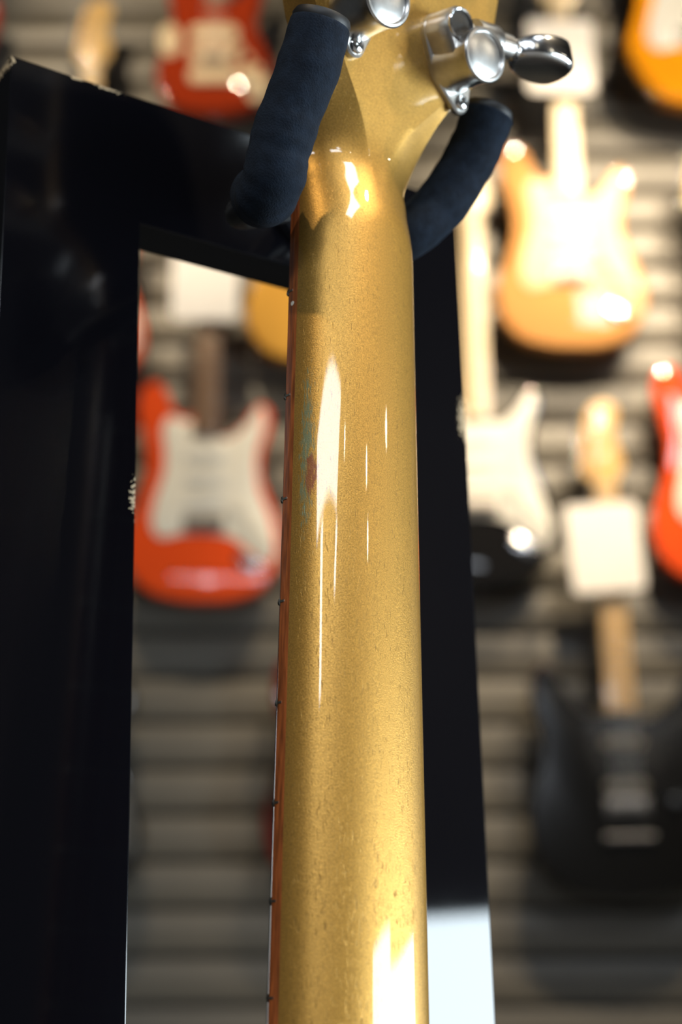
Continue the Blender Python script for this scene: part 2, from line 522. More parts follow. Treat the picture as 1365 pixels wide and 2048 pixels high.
# right wall with the shop window
g = G()
ys_ = sorted({BY, FY + .06} | {v for q in WIN1 for v in q[:2]})
zs_ = sorted({0, CZ} | {v for q in WIN1 for v in q[2:]})
for ya_, yb_ in zip(ys_, ys_[1:]):
    for za_, zb_ in zip(zs_, zs_[1:]):
        if not any(q[0] <= ya_ and yb_ <= q[1] and q[2] <= za_ and zb_ <= q[3] for q in WIN1):
            g.box((RX, ya_, za_), (RX + .1, yb_, zb_))
struct(g.build('wall_right', 'paint_dark', smooth=False))
for n_, (ya_, yb_, za_, zb_) in enumerate(WIN1):
    f_ = 0.02
    g = G()
    g.box((RX - .01, ya_, za_), (RX + .015, yb_, za_ + f_)).box((RX - .01, ya_, zb_ - f_), (RX + .015, yb_, zb_)).box((RX - .01, ya_, za_), (RX + .015, ya_ + f_, zb_)).box((RX - .01, yb_ - f_, za_), (RX + .015, yb_, zb_))
    struct(g.build('window_%d' % (n_ + 1), 'frame_alu', smooth=False))
struct(G().box((LX, BY - .1, 0), (RX, BY, CZ)).build('wall_behind', 'paint_dark', smooth=False))
# unseen low partition added to shade the display wall from the side window
struct(G().box((1.25, 2.0, 0), (RX, 2.08, 2.5)).build('added_shade_partition', 'paint_dark', smooth=False))
# display wall of horizontal slats
wall = struct(G().box((LX, FY, 0), (RX, FY + .06, CZ)).build('wall_back', 'groove', smooth=False))
PITCHZ = 0.0925
slat_me = None
z = 0.02 + 0.014
k = 0
while z + PITCHZ < CZ:
    if slat_me is None:
        o = G().box((LX, -0.020, 0), (RX, 0.0, PITCHZ - 0.013), 0.002).build('slat', 'slat', wall)
        slat_me = o.data
    else:
        o = bpy.data.objects.new('slat', slat_me)
        col.objects.link(o)
        o.parent = wall
    o.location = (0, FY, z)
    z += PITCHZ
    k += 1
WALLY = FY - 0.020

# ceiling spot fixtures (lamps themselves are at the top of the script)
for i, (a, b, e, ang, rad) in enumerate(LAMPS):
    d = (Vector(b) - Vector(a)).normalized()
    t = empty('ceiling_spotlight', Matrix.Translation((a[0], a[1], CZ)))
    tag(t, ['black ceiling spotlight behind the camera aimed at the tan guitar', 'black ceiling spotlight above the right half of the slat wall', 'black ceiling spotlight above the left half of the slat wall',
            'black ceiling spotlight at the right end of the slat wall', 'black ceiling spotlight right of the camera aimed at the gold guitar', 'added black fill spotlight left behind the camera aimed at the gold guitar', 'black ceiling spotlight aimed at the guitars above the crossbar', 'black ceiling spotlight aimed at the orange sunburst guitar'][i], 'spotlight', 'ceiling spotlights')
    base = Vector((a[0], a[1], CZ))
    p = Vector(a) - base
    g = G().lathe(p - d * 0.14, d, [(0.02, 0), (0.045, 0.012), (0.05, 0.12), (0.055, 0.135), (0.05, 0.135), (0.044, 0.10), (0.0, 0.095)], 20, True, False)
    g.build('lamp_housing', 'steel_black', t)
    G().tube([(0, 0, 0), (0, 0, (p - d * 0.08).z), (p - d * 0.08)], 0.008, 8).build('stem', 'steel_black', t)
    G().lathe((0, 0, -0.02), (0, 0, 1), [(0.05, 0), (0.05, 0.02)], 20).build('ceiling_plate', 'steel_black', t)

for i, (x, y, z, sx, sy, rad) in enumerate(PANELS):
    t = empty('panel_light', Matrix.Translation((x, y, z)))
    tag(t, ['wide white suspended panel light behind the camera', 'long narrow suspended strip light behind the camera', 'short suspended strip light behind the camera', 'white panel light close under the ceiling'][i], 'light', 'panel lights')
    g = G().box((-sx / 2 - .02, -sy / 2 - .02, 0.0), (sx / 2 + .02, sy / 2 + .02, 0.03), 0.003)
    g.build('casing', 'frame_alu', t)
    for q in (-1, 1):
        G().tube([(0, q * sy * 0.4, 0.03), (0, q * sy * 0.4, CZ - z)], 0.002, 6).build('suspension_wire', 'string', t)
for i, p in enumerate(BULBS):
    t = empty('pendant_lamp', Matrix.Translation((p[0], p[1], CZ)))
    tag(t, ['bare bulb pendant on a black cord, far behind the camera', 'bare bulb pendant on a black cord, nearest the added partition', 'bare bulb pendant on a black cord, farther of the middle pair', 'bare bulb pendant on a black cord, nearer of the middle pair'][i], 'lamp', 'bare bulb pendants')
    h_ = p[2] - CZ
    G().tube([(0, 0, 0), (0, 0, h_ + 0.08)], 0.003, 8).build('cord', 'rubber', t)
    G().lathe((0, 0, h_ + 0.042), (0, 0, 1), [(0.018, 0), (0.022, 0.01), (0.02, 0.045), (0.006, 0.055)], 16).build('socket', 'steel_black', t)
    G().lathe((0, 0, -0.02), (0, 0, 1), [(0.04, 0), (0.04, 0.02)], 16).build('ceiling_rose', 'steel_black', t)

# ------------------------------------------------------------------ the black display stand
TH = R(34)
SU = Vector((math.cos(TH), math.sin(TH), 0))
SN = Vector((math.sin(TH), -math.cos(TH), 0))
P0 = CAM + ray(680, 450) * 0.58
SM = Matrix.Translation(P0) @ Matrix((( SU.x, -SN.x, 0, 0), (SU.y, -SN.y, 0, 0), (0, 0, 1, 0), (0, 0, 0, 1))) @ Matrix.Rotation(R(-2), 4, 'X')   # leans back 2 degrees; x along the bar, y away from the camera, z up
stand = empty('guitar_stand', SM)
tag(stand, 'black lacquered upright guitar stand with two posts, top bar and padded hanger', 'stand')
FLOORZ = -P0.z
SH = 0.004   # the posts lean a little sideways
ZT, ZB = 0.0258, -0.0225
def post(xa, xb, outer_left):
    b, z0, g = 0.0006, FLOORZ + 0.01, G()
    def pts(o):
        bl_ = b * 0.15 if outer_left else b
        return [(xa + o, bl_), (xa + o + bl_ * .3, bl_ * .3), (xa + o + bl_, 0), (xb + o - b, 0), (xb + o - b * .3, b * .3), (xb + o, b), (xb + o, 0.018 - b), (xb + o - b, 0.018), (xa + o + b, 0.018), (xa + o, 0.018 - b)]
    def ztop(x):
        t = (x - xa) / (xb - xa)
        return ZT + (ZB - ZT) * (t if outer_left else 1 - t)
    rings = [[(x, y, ztop(x)) for x, y in pts(0)]]
    for kk in range(1, 25):
        z = ZB + (z0 - ZB) * kk / 24
        rings.append([(x, y, z) for x, y in pts(-SH * (z - ZB))])
    g.loft(rings)
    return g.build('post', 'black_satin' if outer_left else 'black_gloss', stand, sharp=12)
PL, PR = (-0.1305, -0.0818), (0.0070, 0.0556)
post(*PL, True)
post(*PR, False)
b_ = 0.0006
cs = [(b_, ZB), (0.018 - b_, ZB), (0.018, ZB + b_), (0.018, ZT - b_), (0.018 - b_, ZT), (b_, ZT), (b_ * .3, ZT - b_ * .3), (0, ZT - b_), (0, ZB + b_), (b_ * .3, ZB + b_ * .3)]
fz = lambda z: (z - ZB) / (ZT - ZB)
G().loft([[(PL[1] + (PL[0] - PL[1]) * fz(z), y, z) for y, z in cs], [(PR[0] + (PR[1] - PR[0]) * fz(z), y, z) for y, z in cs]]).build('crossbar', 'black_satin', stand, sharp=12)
pb = SM @ Vector((-0.037, 0.009, FLOORZ))
base = G().box((-0.17, -0.20, 0), (0.17, 0.20, 0.02), 0.003).build('base_plate', 'black_gloss', stand, sharp=30)
base.matrix_parent_inverse = SM.inverted()
base.location = (pb.x, pb.y, 0)
base.rotation_euler = (0, 0, TH)

# ------------------------------------------------------------------ the gold guitar
GO = Vector((5.2193e-05, 0.452037, 1.737536))
GU = Vector((0.74370868, 0.66704494, -0.04414119))
GN = Vector((0.66849374, -0.74243752, 0.04361939))
GD = Vector((-0.00367599, -0.06194823, -0.99807259))
GM = Matrix.Translation(GO) @ Matrix(((GU.x, GN.x, GD.x, 0), (GU.y, GN.y, GD.y, 0), (GU.z, GN.z, GD.z, 0), (0, 0, 0, 1)))   # x across, y toward the guitar's back, z down the neck
gtr = empty('electric_guitar', GM)
tag(gtr, 'gold electric guitar seen from behind, its neck hanging in the padded black hanger', 'guitar')
SI = SM.inverted() @ GM      # guitar frame -> stand frame
FB, DEP, SCALE, NUT = 0.0044, 0.0160, 0.648, 0.0086
K14 = math.tan(R(14))
def lerp_tab(tab, x):
    if x <= tab[0][0]:
        return tab[0][1]
    for (a, va), (b, vb) in zip(tab, tab[1:]):
        if x <= b:
            t = (x - a) / (b - a)
            t = t * t * (3 - 2 * t) if False else t
            return va + (vb - va) * t
    return tab[-1][1]
def smooth_tab(tab, n=6):
    pts = crom([(a, b, 0) for a, b in tab], n)
    return [(p.x, p.y) for p in pts]
mm = 0.001
Wt = smooth_tab([(-190, 27), (-178, 33), (-160, 36.5), (-120, 38), (-80, 39.4), (-60, 39.6), (-50, 38.6), (-41, 35.0), (-33, 29.2), (-25, 24.8), (-17, 22.4), (-9, 21.2), (0, 20.75), (12, 20.87)])
rt = smooth_tab([(-190, 26), (-178, 32), (-160, 35.5), (-120, 37.2), (-80, 38.4), (-60, 38.2), (-50, 36.6), (-41, 32.0), (-33, 25.5), (-25, 19.0), (-17, 12.5), (-9, 7.2), (0, 3.2), (10, 0.8), (18, 0.0)])
def section(s):
    """half profile list of (u, v) from the front edge round to the back centre, mm"""
    if s >= 18:
        W = (41.418 + 0.02754 * s) / 2
        r = 0.0
    else:
        W = lerp_tab(Wt, s) if s < 0 else (41.418 + 0.02754 * s) / 2
        r = lerp_tab(rt, s)
    neckb = FB * 1000 + DEP * 1000
    if s >= 5:
        neckb += 0.0
    headb = 17.0 - K14 * s
    hf = 2.6 - K14 * s
    t = min(1, max(0, (22 - s) / 34))
    t = t * t * (3 - 2 * t)
    vb = neckb * (1 - t) + headb * t
    if s > 6:
        v0 = FB * 1000
    else:
        tt = min(1, (6 - s) / 8)
        v0 = FB * 1000 * (1 - tt) + hf * tt
    q = min(1, max(0, (14 - s) / 52))
    q = q * q * (3 - 2 * q)
    v1 = (v0 + 0.6) * (1 - q) + (vb - 1.0) * q
    e = lerp_tab([(-190, 2.0), (-52, 2.0), (-44, 1.15), (-34, 0.95), (-18, 1.0), (-6, 1.25), (8, 1.75), (25, 2.2), (400, 2.2)], s)
    pts = [(W, v0), (W, v0 + (v1 - v0) * 0.5)]
    NQ = 18
    for k in range(NQ + 1):
        a = math.pi / 2 * k / NQ
        pts.append((r + (W - r) * math.cos(a) ** (2 / e), v1 + (vb - v1) * math.sin(a) ** (2 / e)))
    for k in range(1, 5):
        pts.append((r * (1 - k / 4), vb + 0.0))
    return pts
svals = [-190, -188.5, -184] + list(range(-178, -62, 8)) + [-60 + 2 * k for k in range(0, 45)] + list(range(34, 372, 13)) + [372]
rings = []
for s in svals:
    h = section(s)
    if s == -190:
        h = [(u * 0.985, v) for u, v in h]
    full = h + [(-u, v) for u, v in reversed(h[:-1])]
    rings.append([(u * mm, v * mm, s * mm) for u, v in full])
neck = G().loft(rings).build('neck', 'gold', gtr, sharp=28)
neck['label'] = 'gold lacquered neck and headstock with a worn greenish patch'
hl = [(lerp_tab(Wt, q) - 0.9, q) for q in (-188, -180, -170, -150, -120, -90, -70, -56, -48, -41, -33, -25, -17, -9, -2, 3)]
ro = [(u, q) for u, q in hl] + [(-u, q) for u, q in reversed(hl)]
G().loft([[(u * mm, (2.6 - K14 * q + dv) * mm, q * mm) for u, q in ro] for dv in (-0.9, 0.02)]).build('added_dark_headplate', 'black_lac', gtr, sharp=30)  # unseen dark plate added to keep gold out of the post's reflection
# fretboard with a crisp side edge and slightly rolled corners
def fb_w(s):
    return (41.418 + 0.02754 * s) / 2
rings = []
for s in [9.6] + list(range(20, 460, 20)) + [470]:
    W = fb_w(s)
    rings.append([(u * mm, v * mm, s * mm) for u, v in [(-W + 0.05, 4.4), (-W, 4.2), (-W, 0.5), (-W + 0.15, 0.15), (-W + 0.6, 0.0), (0, -0.9), (W - 0.6, 0.0), (W - 0.15, 0.15), (W, 0.5), (W, 4.2), (W - 0.05, 4.4)]])
G().loft(rings).build('fretboard', 'rosewood', gtr, sharp=35)['label'] = 'red-brown rosewood fretboard edge'
G().box((-20.7 * mm, -2.5 * mm, 5.4 * mm), (20.7 * mm, 4.4 * mm, 9.6 * mm), 0.0004).build('nut', 'bone', gtr)
for i in range(1, 23):
    s = NUT * 1000 + SCALE * 1000 * (1 - 2 ** (-i / 12))
    W = fb_w(s)
    g = G()
    prof = [(-1.15, 0.15), (-0.8, -0.75), (0, -1.05), (0.8, -0.75), (1.15, 0.15)]
    rings = []
    for u, dz in ((-W - 0.12, 0.55), (-W + 0.25, 0.0), (-W * 0.5, -0.68), (0, -0.9), (W * 0.5, -0.68), (W - 0.25, 0.0), (W + 0.12, 0.55)):
        rings.append([(u * mm, (min(v, 0.1) + dz) * mm, (s + ds) * mm) for ds, v in prof])
    g.loft(rings)
    # tang end showing on the fretboard side
    for sg in (-1, 1):
        g.box((sg * W * mm - 0.00018, 0.0003, (s - 0.32) * mm), (sg * W * mm + 0.00018, 0.0022, (s + 0.32) * mm))
    g.build('fret', 'fret', gtr, sharp=50)
# side dots
for i in (1.13, 3, 5, 7, 9):
    f = lambda q: NUT + SCALE * (1 - 2 ** (-q / 12))
    s = f(1) + 0.0045 if i == 1.13 else (f(i) + f(i - 1)) / 2
    if i != 1.13 and i < 9:
        continue
    W = fb_w(s * 1000) * mm
    G().lathe((-W - 0.00006, 0.0022, s), (1, 0, 0), [(0.0007, 0), (0.0009, 0.0003)], 12).build('side_dot', 'bone', gtr)
# body (below the picture), bridge and strings
bo = [(-30, 388), (-52, 392), (-76, 372), (-100, 340), (-128, 332), (-146, 360), (-144, 420), (-126, 500), (-136, 590), (-160, 670), (-158, 740), (-118, 796), (-50, 818), (0, 822), (60, 818), (122, 792), (158, 735), (160, 670), (138, 595), (120, 530), (128, 460), (134, 415), (118, 392), (94, 402), (70, 432), (44, 446), (30, 446)]
bl = [Vector((p.x, p.y)) for p in crom([(a * mm, b * mm, 0) for a, b in bo], 5, True)]
slab(G(), bl, 0.006, 0.049, 0.007).build('body', 'gold', gtr)
g = G().box((-0.043, -0.006, 0.648), (0.043, 0.006, 0.664), 0.002)
g.build('bridge', 'chrome', gtr)
for i in range(6):
    u0, u1 = -17 + 34 * i / 5, -26 + 52 * i / 5
    G().tube([(u0 * mm, -0.0031, NUT), (u1 * mm, -0.0062, 0.655)], 0.0005 - 0.00006 * i, 6).build('string', 'string', gtr)

# tuners: frame on the tilted headstock back, h = height, u = across, e = down along the plane
C14, S14 = math.cos(R(14)), math.sin(R(14))
def hp(u, e, h):
    return Vector((u * mm, 0.017 + (h * C14 - e * S14) * mm, (e * C14 + h * S14) * mm))
HN = Vector((0, C14, S14))
HE = Vector((0, -S14, C14))
HU = Vector((1, 0, 0))
def hull2(circs, n=40):
    """outline of the convex hull of circles (u, e, r)"""
    out = []
    for k in range(n):
        a = 2 * math.pi * k / n
        d = (math.cos(a), math.sin(a))
        c = max(circs, key=lambda q: q[0] * d[0] + q[1] * d[1] + q[2])
        out.append((c[0] + c[2] * d[0], c[1] + c[2] * d[1]))
    return out
def tuner(cu, ce, sg, ear, boss, lab):
    t = G()
    # teardrop foot plate
    hull = [(0, 0, 9.2), (ear[0], ear[1], 3.7), (boss[0], boss[1], 6.0)]
    for sc, h0, h1 in ((1.0, 0.0, 2.2),):
        o1 = hull2(hull)
        o2 = hull2([(a, b, r - 0.6) for a, b, r in hull])
        t.loft([[hp(cu + a, ce + b, 0.02) for a, b in o1], [hp(cu + a, ce + b, 1.7) for a, b in o1], [hp(cu + a, ce + b, 2.3) for a, b in o2]])
    # gear barrel, slightly waisted
    t.lathe(hp(cu, ce, 0), HN, [(x * mm, y * mm) for x, y in [(9.3, 0.4), (9.2, 2), (8.7, 6), (8.5, 11), (8.5, 14.5), (8.9, 15.6), (9.0, 16.6), (8.6, 17.2), (7.9, 17.3), (7.5, 16.9), (7.4, 16.0)]], 40)
    # worm gallery: block from the boss to the shaft side
    bu, be = boss
    oo = hull2([(0, 0, 7.6), (bu, be, 5.9)])
    oi = hull2([(0, 0, 7.0), (bu, be, 5.2)])
    t.loft([[hp(cu + a, ce + b, 1.0) for a, b in oo], [hp(cu + a, ce + b, 11.0) for a, b in oo], [hp(cu + a, ce + b, 12.0) for a, b in oi]])
    wl = Vector((sg * 1.0, -0.08, 0))
    sd = (HU * sg - HE * 0.20).normalized()
    a0 = hp(cu + sg * 1, ce - 9.0, 8.0)
    t.lathe(a0, sd, [(x * mm, y * mm) for x, y in [(5.6, 0), (5.6, 9), (5.0, 10.5), (4.4, 11), (4.2, 16.5), (3.4, 17)]], 28)
    hz = t.build('tuner', 'satin_chrome', gtr, sharp=35)
    hz['label'] = lab
    G().lathe(hp(cu, ce, 16.0), HN, [(x * mm, y * mm) for x, y in [(7.5, 0), (7.4, 0.35), (6.0, 0.75), (3.5, 1.0), (0.01, 1.1)]], 36, True, False).build('cap', 'satin_chrome', hz)
    # open bore in the boss with a raised ring
    G().lathe(hp(cu + bu, ce + be, 12.0), HN, [(x * mm, y * mm) for x, y in [(5.3, -0.2), (5.3, 0.5), (4.9, 0.8), (4.4, 0.5), (4.3, -0.1)]], 28, False, False).build('bore_ring', 'chrome', hz)
    G().lathe(hp(cu + bu, ce + be, 12.02), HN, [(x * mm, y * mm) for x, y in [(4.5, 0), (3.2, 0.12), (1.6, 0.3), (0.01, 0.5)]], 24, True, False).build('bore', 'hole', hz)
    # ear screw with a cross slot
    g = G().lathe(hp(cu + ear[0], ce + ear[1], 2.2), HN, [(x * mm, y * mm) for x, y in [(2.7, 0), (2.6, 0.6), (2.0, 1.15), (1.0, 1.4), (0.01, 1.45)]], 24, True, False)
    sc = g.build('screw', 'chrome', hz)
    g = G()
    for ang in (25, 115):
        dx, dy = math.cos(R(ang)), math.sin(R(ang))
        c = hp(cu + ear[0], ce + ear[1], 3.35)
        l = (HU * dx + HE * dy) * 1.5 * mm
        w_ = (HU * -dy + HE * dx) * 0.28 * mm
        hgt = HN * 0.35 * mm
        g.loft([[c - l - w_, c + l - w_, c + l + w_, c - l + w_], [c - l - w_ + hgt, c + l - w_ + hgt, c + l + w_ + hgt, c - l + w_ + hgt]])
    g.build('slot', 'hole', hz)
    # shaft and button
    b0 = a0 + sd * 16.5 * mm
    G().lathe(b0, sd, [(x * mm, y * mm) for x, y in [(2.6, 0), (2.6, 2.2), (3.4, 2.4), (3.4, 3.4), (2.2, 3.8), (2.2, 8)]], 20).build('shaft', 'chrome', hz)
    g = G()
    bc = b0 + sd * 14.8 * mm
    th = R(14)
    bx_ = sd
    by_ = (HN * math.cos(th) - HE * math.sin(th))
    by_ = (by_ - sd * by_.dot(sd)).normalized()
    bz_ = bx_.cross(by_)
    if bz_.dot(HE) < 0:
        bz_ = -bz_
    lo = []
    for k in range(48):
        a = 2 * math.pi * k / 48
        c, s_ = math.cos(a), math.sin(a)
        rx = 12.3 * (abs(c) ** (2 / 2.4)) * (1 if c > 0 else -1)
        ry = (8.6 + 1.4 * c) * (abs(s_) ** (2 / 2.3)) * (1 if s_ > 0 else -1)
        lo.append((rx, ry))
    rings = []
    for hh, ins in ((-4.0, 2.0), (-3.7, 0.9), (-3.0, 0.2), (-2.0, 0), (2.0, 0), (3.0, 0.2), (3.7, 0.9), (4.0, 2.0)):
        rings.append([bc + (bx_ * x * (1 - ins / 11) + by_ * y * (1 - ins / 8) + bz_ * hh * (1.15 + 0.02 * x)) * mm for x, y in lo])
    g.loft(rings)
    g.build('button', 'chrome', hz, sharp=50)
tuner(22.0, -43.0, 1, (6.0, 10.5), (-8.2, -8.0), 'satin chrome tuner with an oval button')
tuner(-20.4, -42.5, -1, (2.4, 10.5), (4.0, -9.0), 'satin chrome tuner with a cross-head screw')
for ce in (-86, -129):
    tuner(22.0, ce, 1, (6.0, 10.5), (-8.2, -8.0), 'satin chrome tuner')
    tuner(-20.4, ce, -1, (2.4, 10.5), (4.0, -9.0), 'satin chrome tuner')

# ------------------------------------------------------------------ hanger yoke on the stand
def gp(u, v, s):
    return SI @ Vector((u * mm, v * mm, s * mm))
MOUNT = GM.inverted() @ (SM @ Vector((-0.012, -0.016, 0.000))) * 1000
def lm(a, b, t):
    return tuple(a[k] + (b[k] - a[k]) * t for k in range(3))
LB, RB = (-38.5, 11.0, 27.0), (31.5, -3.0, 3.5)
LPTS = [(-33.2, 0.5, 16.5), (-36.0, 5.5, 20.5), (-39.0, 11.0, 22.5), (-41.0, 16.5, 20.5), (-42.2, 20.0, 14.0), (-42.2, 24.0, 5.5), (-41.2, 31.0, -8), (-41.2, 36.5, -20.5)]
RPTS = [lm(MOUNT, RB, 0.55), lm(MOUNT, RB, 0.78), RB, (40.0, 4.6, -7.0), (44.2, 12.0, -19.0), (46.0, 17.2, -28.0), (46.8, 21.2, -37.0)]
for pts, rad, lab in ((LPTS, 9.2, 'black foam sleeve left of the neck'), (RPTS, 8.9, 'black foam sleeve right of the neck')):
    path = crom([gp(*p) for p in pts], 8)
    n = len(path)
    rr = []
    for i in range(n):
        r = rad * (1 + 0.018 * math.sin(i * 0.55) + 0.012 * math.sin(i * 1.3 + 1))
        rr.append(r * mm)
    g = G()
    # rounded lip at the open end
    d = (path[-1] - path[-2]).normalized()
    ext = path + [path[-1] + d * 0.0006, path[-1] + d * 0.0009]
    g.tube(ext, rr + [rr[-1] * 0.97, rr[-1] * 0.90], 32)
    f = g.build('foam_sleeve', 'foam', stand, sharp=50)
    f['label'] = lab
    G().lathe(path[-1] + d * 0.0005, d, [(rad * 0.93 * mm, 0), (rad * 0.96 * mm, 0.0012), (rad * 0.9 * mm, 0.0026), (rad * 0.6 * mm, 0.0034), (0.00001, 0.0036)], 32, True, False).build('end_cap', 'rubber', f)
# steel yoke behind the neck joining both arms to the bar
cen = gp(*MOUNT)
for pts in (LPTS, RPTS):
    G().tube(crom([cen, gp(pts[0][0] * 0.7, pts[0][1] - 21, pts[0][2] - 6), gp(*pts[0])], 8), 0.0045, 14).build('hanger_rod', 'rubber', stand)
G().lathe(Vector((cen.x, 0.0002, cen.z)), (0, -1, 0), [(0.016, 0), (0.016, 0.004), (0.013, 0.006), (0.008, 0.008), (0.0075, 0.020), (0.004, 0.022)], 28).build('hanger_mount', 'steel_black', stand)

# ------------------------------------------------------------------ guitars on the wall
STRAT = [(-28, 415), (-50, 418), (-72, 395), (-88, 355), (-112, 338), (-138, 360), (-143, 410), (-128, 470), (-120, 530), (-135, 600), (-158, 670), (-155, 735), (-115, 790), (-50, 810), (0, 813), (60, 810), (120, 785), (155, 730), (160, 680), (140, 610), (118, 555), (118, 500), (132, 450), (135, 410), (118, 390), (98, 402), (78, 435), (50, 458), (28, 460)]
SGUARD = [(-28, 432), (-52, 428), (-78, 420), (-90, 450), (-84, 500), (-86, 545), (-102, 600), (-108, 650), (-88, 680), (-40, 672), (20, 672), (64, 684), (100, 715), (132, 735), (148, 700), (132, 630), (110, 570), (106, 505), (118, 450), (122, 412), (108, 402), (90, 430), (56, 462), (28, 464)]
WIDE = [(-30, 470), (-62, 475), (-95, 440), (-128, 378), (-150, 362), (-170, 385), (-172, 440), (-160, 500), (-162, 560), (-182, 630), (-190, 690), (-170, 760), (-110, 806), (-40, 820), (0, 822), (60, 818), (130, 798), (178, 745), (188, 680), (172, 600), (152, 540), (156, 480), (168, 420), (160, 378), (140, 385), (112, 435), (80, 465), (52, 478), (30, 474)]
HEADF = [(-21, 4), (-22, -12), (-40, -24), (-46, -36), (-43, -80), (-36, -130), (-24, -172), (4, -190), (32, -180), (38, -155), (30, -132), (30, -104), (40, -70), (42, -44), (33, -24), (22, -10), (21, 4)]
HEAD3 = [(-21, 4), (-22, -8), (-36, -30), (-40, -60), (-42, -120), (-46, -168), (-24, -178), (0, -170), (24, -178), (46, -168), (42, -120), (40, -60), (36, -30), (22, -8), (21, 4)]

def loop_of(pts, n=5):
    return [Vector((p.x, p.y)) for p in crom([(a * mm, -b * mm, 0) for a, b in pts], n, True)]

def wall_guitar(bottom, label, outline, body, guard=None, guard_mat='white', board='maple', neckm='maple', head='F', pick='white', pickups=3, rot=0.0, scale=1.0, bigpick=False, knobs=3, gy=3.09, guard_list=None, jack=True, drop=813, trap=False, binding=None):
    p = at(bottom[0], bottom[1], gy)
    Mx = Matrix.Translation(p) @ Matrix.Rotation(rot, 4, 'Y') @ Matrix.Translation((0, 0, drop * mm * scale)) @ Matrix.Diagonal((scale, 1, scale, 1))
    t = empty('electric_guitar', Mx)
    tag(t, label, 'guitar', 'electric guitars hanging on the slat wall')
    L = loop_of(outline)
    slab(G(), L, 0, 0.045, 0.006).build('body', body, t)
    if binding:
        slab(G(), inset(L, 0.004), -0.001, 0.004, 0.001).build('binding', binding, t)
    for gm, go in ([(guard_mat, guard)] if guard else []) + (guard_list or []):
        slab(G(), loop_of(go), -0.0028, 0.001, 0.001, 2).build('pickguard', gm, t)
    # neck with headstock
    Hh = loop_of(HEADF if head == 'F' else HEAD3, 4)
    g = G()
    rings = []
    for s, W_ in ((0, 21), (120, 23.5), (300, 26.5), (430, 28)):
        ring = []
        for k in range(9):
            a = math.pi * k / 8
            ring.append((W_ * math.cos(a) * mm, (-0.005 + 0.020 * math.sin(a) ** 0.9), -s * mm))
        ring = [(W_ * mm, -0.008, -s * mm)] + ring + [(-W_ * mm, -0.008, -s * mm)]
        rings.append(ring)
    g.loft(rings)
    slab(g, Hh, -0.004, 0.010, 0.0025, 2)
    nk = g.build('neck', neckm, t)
    rings = []
    for s, W_ in ((0, 21), (150, 24), (300, 26.3), (462, 28.2)):
        rings.append([(u * W_ * mm, yy, -s * mm) for u, yy in ((-1, -0.008), (-1, -0.0115), (-0.6, -0.0127), (0, -0.0132), (0.6, -0.0127), (1, -0.0115), (1, -0.008))])
    G().loft(rings).build('fretboard', board, t)
    g = G()
    for i in range(1, 22):
        s = 648 * (1 - 2 ** (-i / 12))
        W_ = 21 + 7.2 * s / 462
        g.loft([[(u * W_ * mm, yy, -(s + ds) * mm) for u, yy in ((-1, -0.0113), (-0.6, -0.0139), (0, -0.0144), (0.6, -0.0139), (1, -0.0113))] for ds in (-1.2, 1.2)], closed=True)
    tag(g.build('frets', 'fret', t), kind='stuff')
    G().box((-0.021, -0.015, 0), (0.021, -0.004, 0.004)).build('nut', 'bone', t)
    # tuners
    for i in range(6):
        if head == 'F':
            ppos = ((-38 + 3.0 * i) * mm, (36 + 24.5 * i) * mm, -1)
        else:
            ppos = ((-41 if i < 3 else 41) * mm, (55 + 42 * (i % 3)) * mm, -1 if i < 3 else 1)
        x, zz, sg = ppos
        g = G().lathe((x - sg * 0.012, -0.004, zz), (0, -1, 0), [(0.0045, 0), (0.0045, 0.003), (0.003, 0.004), (0.003, 0.016)], 12)
        g.tube([(x - sg * 0.006, 0.012, zz), (x + sg * 0.016, 0.012, zz)], 0.0025, 8)
        g.lathe((x + sg * 0.012, 0.012, zz), (sg, 0, 0), [(0.003, 0), (0.007, 0.002), (0.008, 0.008), (0.005, 0.013)], 12)
        g.build('tuner', 'chrome', t)
    # pickups
    sp = [(508, 0), (556, 0), (606, R(9))]
    if pickups == 2:
        sp = [(525, 0), (610, 0)]
    if bigpick:
        sp = [(572, 0), (638, 0), (704, 0)]
    for s, ro in sp[:pickups]:
        wd, hg, rr = (0.135, 0.046, 0.016) if bigpick else (0.084, 0.020, 0.0095)
        lo_ = rrect(0, -s * mm, wd, hg, rr, rot=ro)
        slab(G(), lo_, -0.009, 0.001, 0.002, 2).build('pickup', pick, t)
    # bridge
    g = G().box((-0.042, -0.006, -0.668), (0.042, 0.001, -0.632), 0.0015)
    for i in range(6):
        xx = (-26 + 10.4 * i) * mm
        g.box((xx - 0.0045, -0.011, -0.662), (xx + 0.0045, -0.005, -0.642), 0.001)
    g.build('bridge', 'bridge_metal', t)
    if trap:
        G().box((-0.05, -0.012, -0.715), (0.05, -0.002, -0.703), 0.003).build('tailpiece', 'bridge_metal', t)
    kp = [(72, 620), (98, 655), (126, 690)] if outline is STRAT else [(95, 640), (128, 700), (85, 720), (120, 760)]
    for x, s in kp[:knobs]:
        G().lathe((x * mm, -0.001, -s * mm), (0, -1, 0), [(0.0115, 0), (0.011, 0.004), (0.0095, 0.014), (0.008, 0.0155), (0.00001, 0.016)], 20, True, False).build('knob', 'chrome' if knobs == 2 else guard_mat if guard else pick, t)
    if jack:
        lo_ = rrect(0.092, -0.735, 0.060, 0.026, 0.0125, rot=R(-32))
        slab(G(), lo_, -0.003, 0.001, 0.001, 2).build('jack_plate', 'chrome', t)
    g = G()
    for i in range(6):
        g.tube([((-17 + 6.8 * i) * mm, -0.0155, 0), ((-26 + 10.4 * i) * mm, -0.0155, -0.655)], 0.0005, 5)
    tag(g.build('strings', 'string', t), kind='stuff')
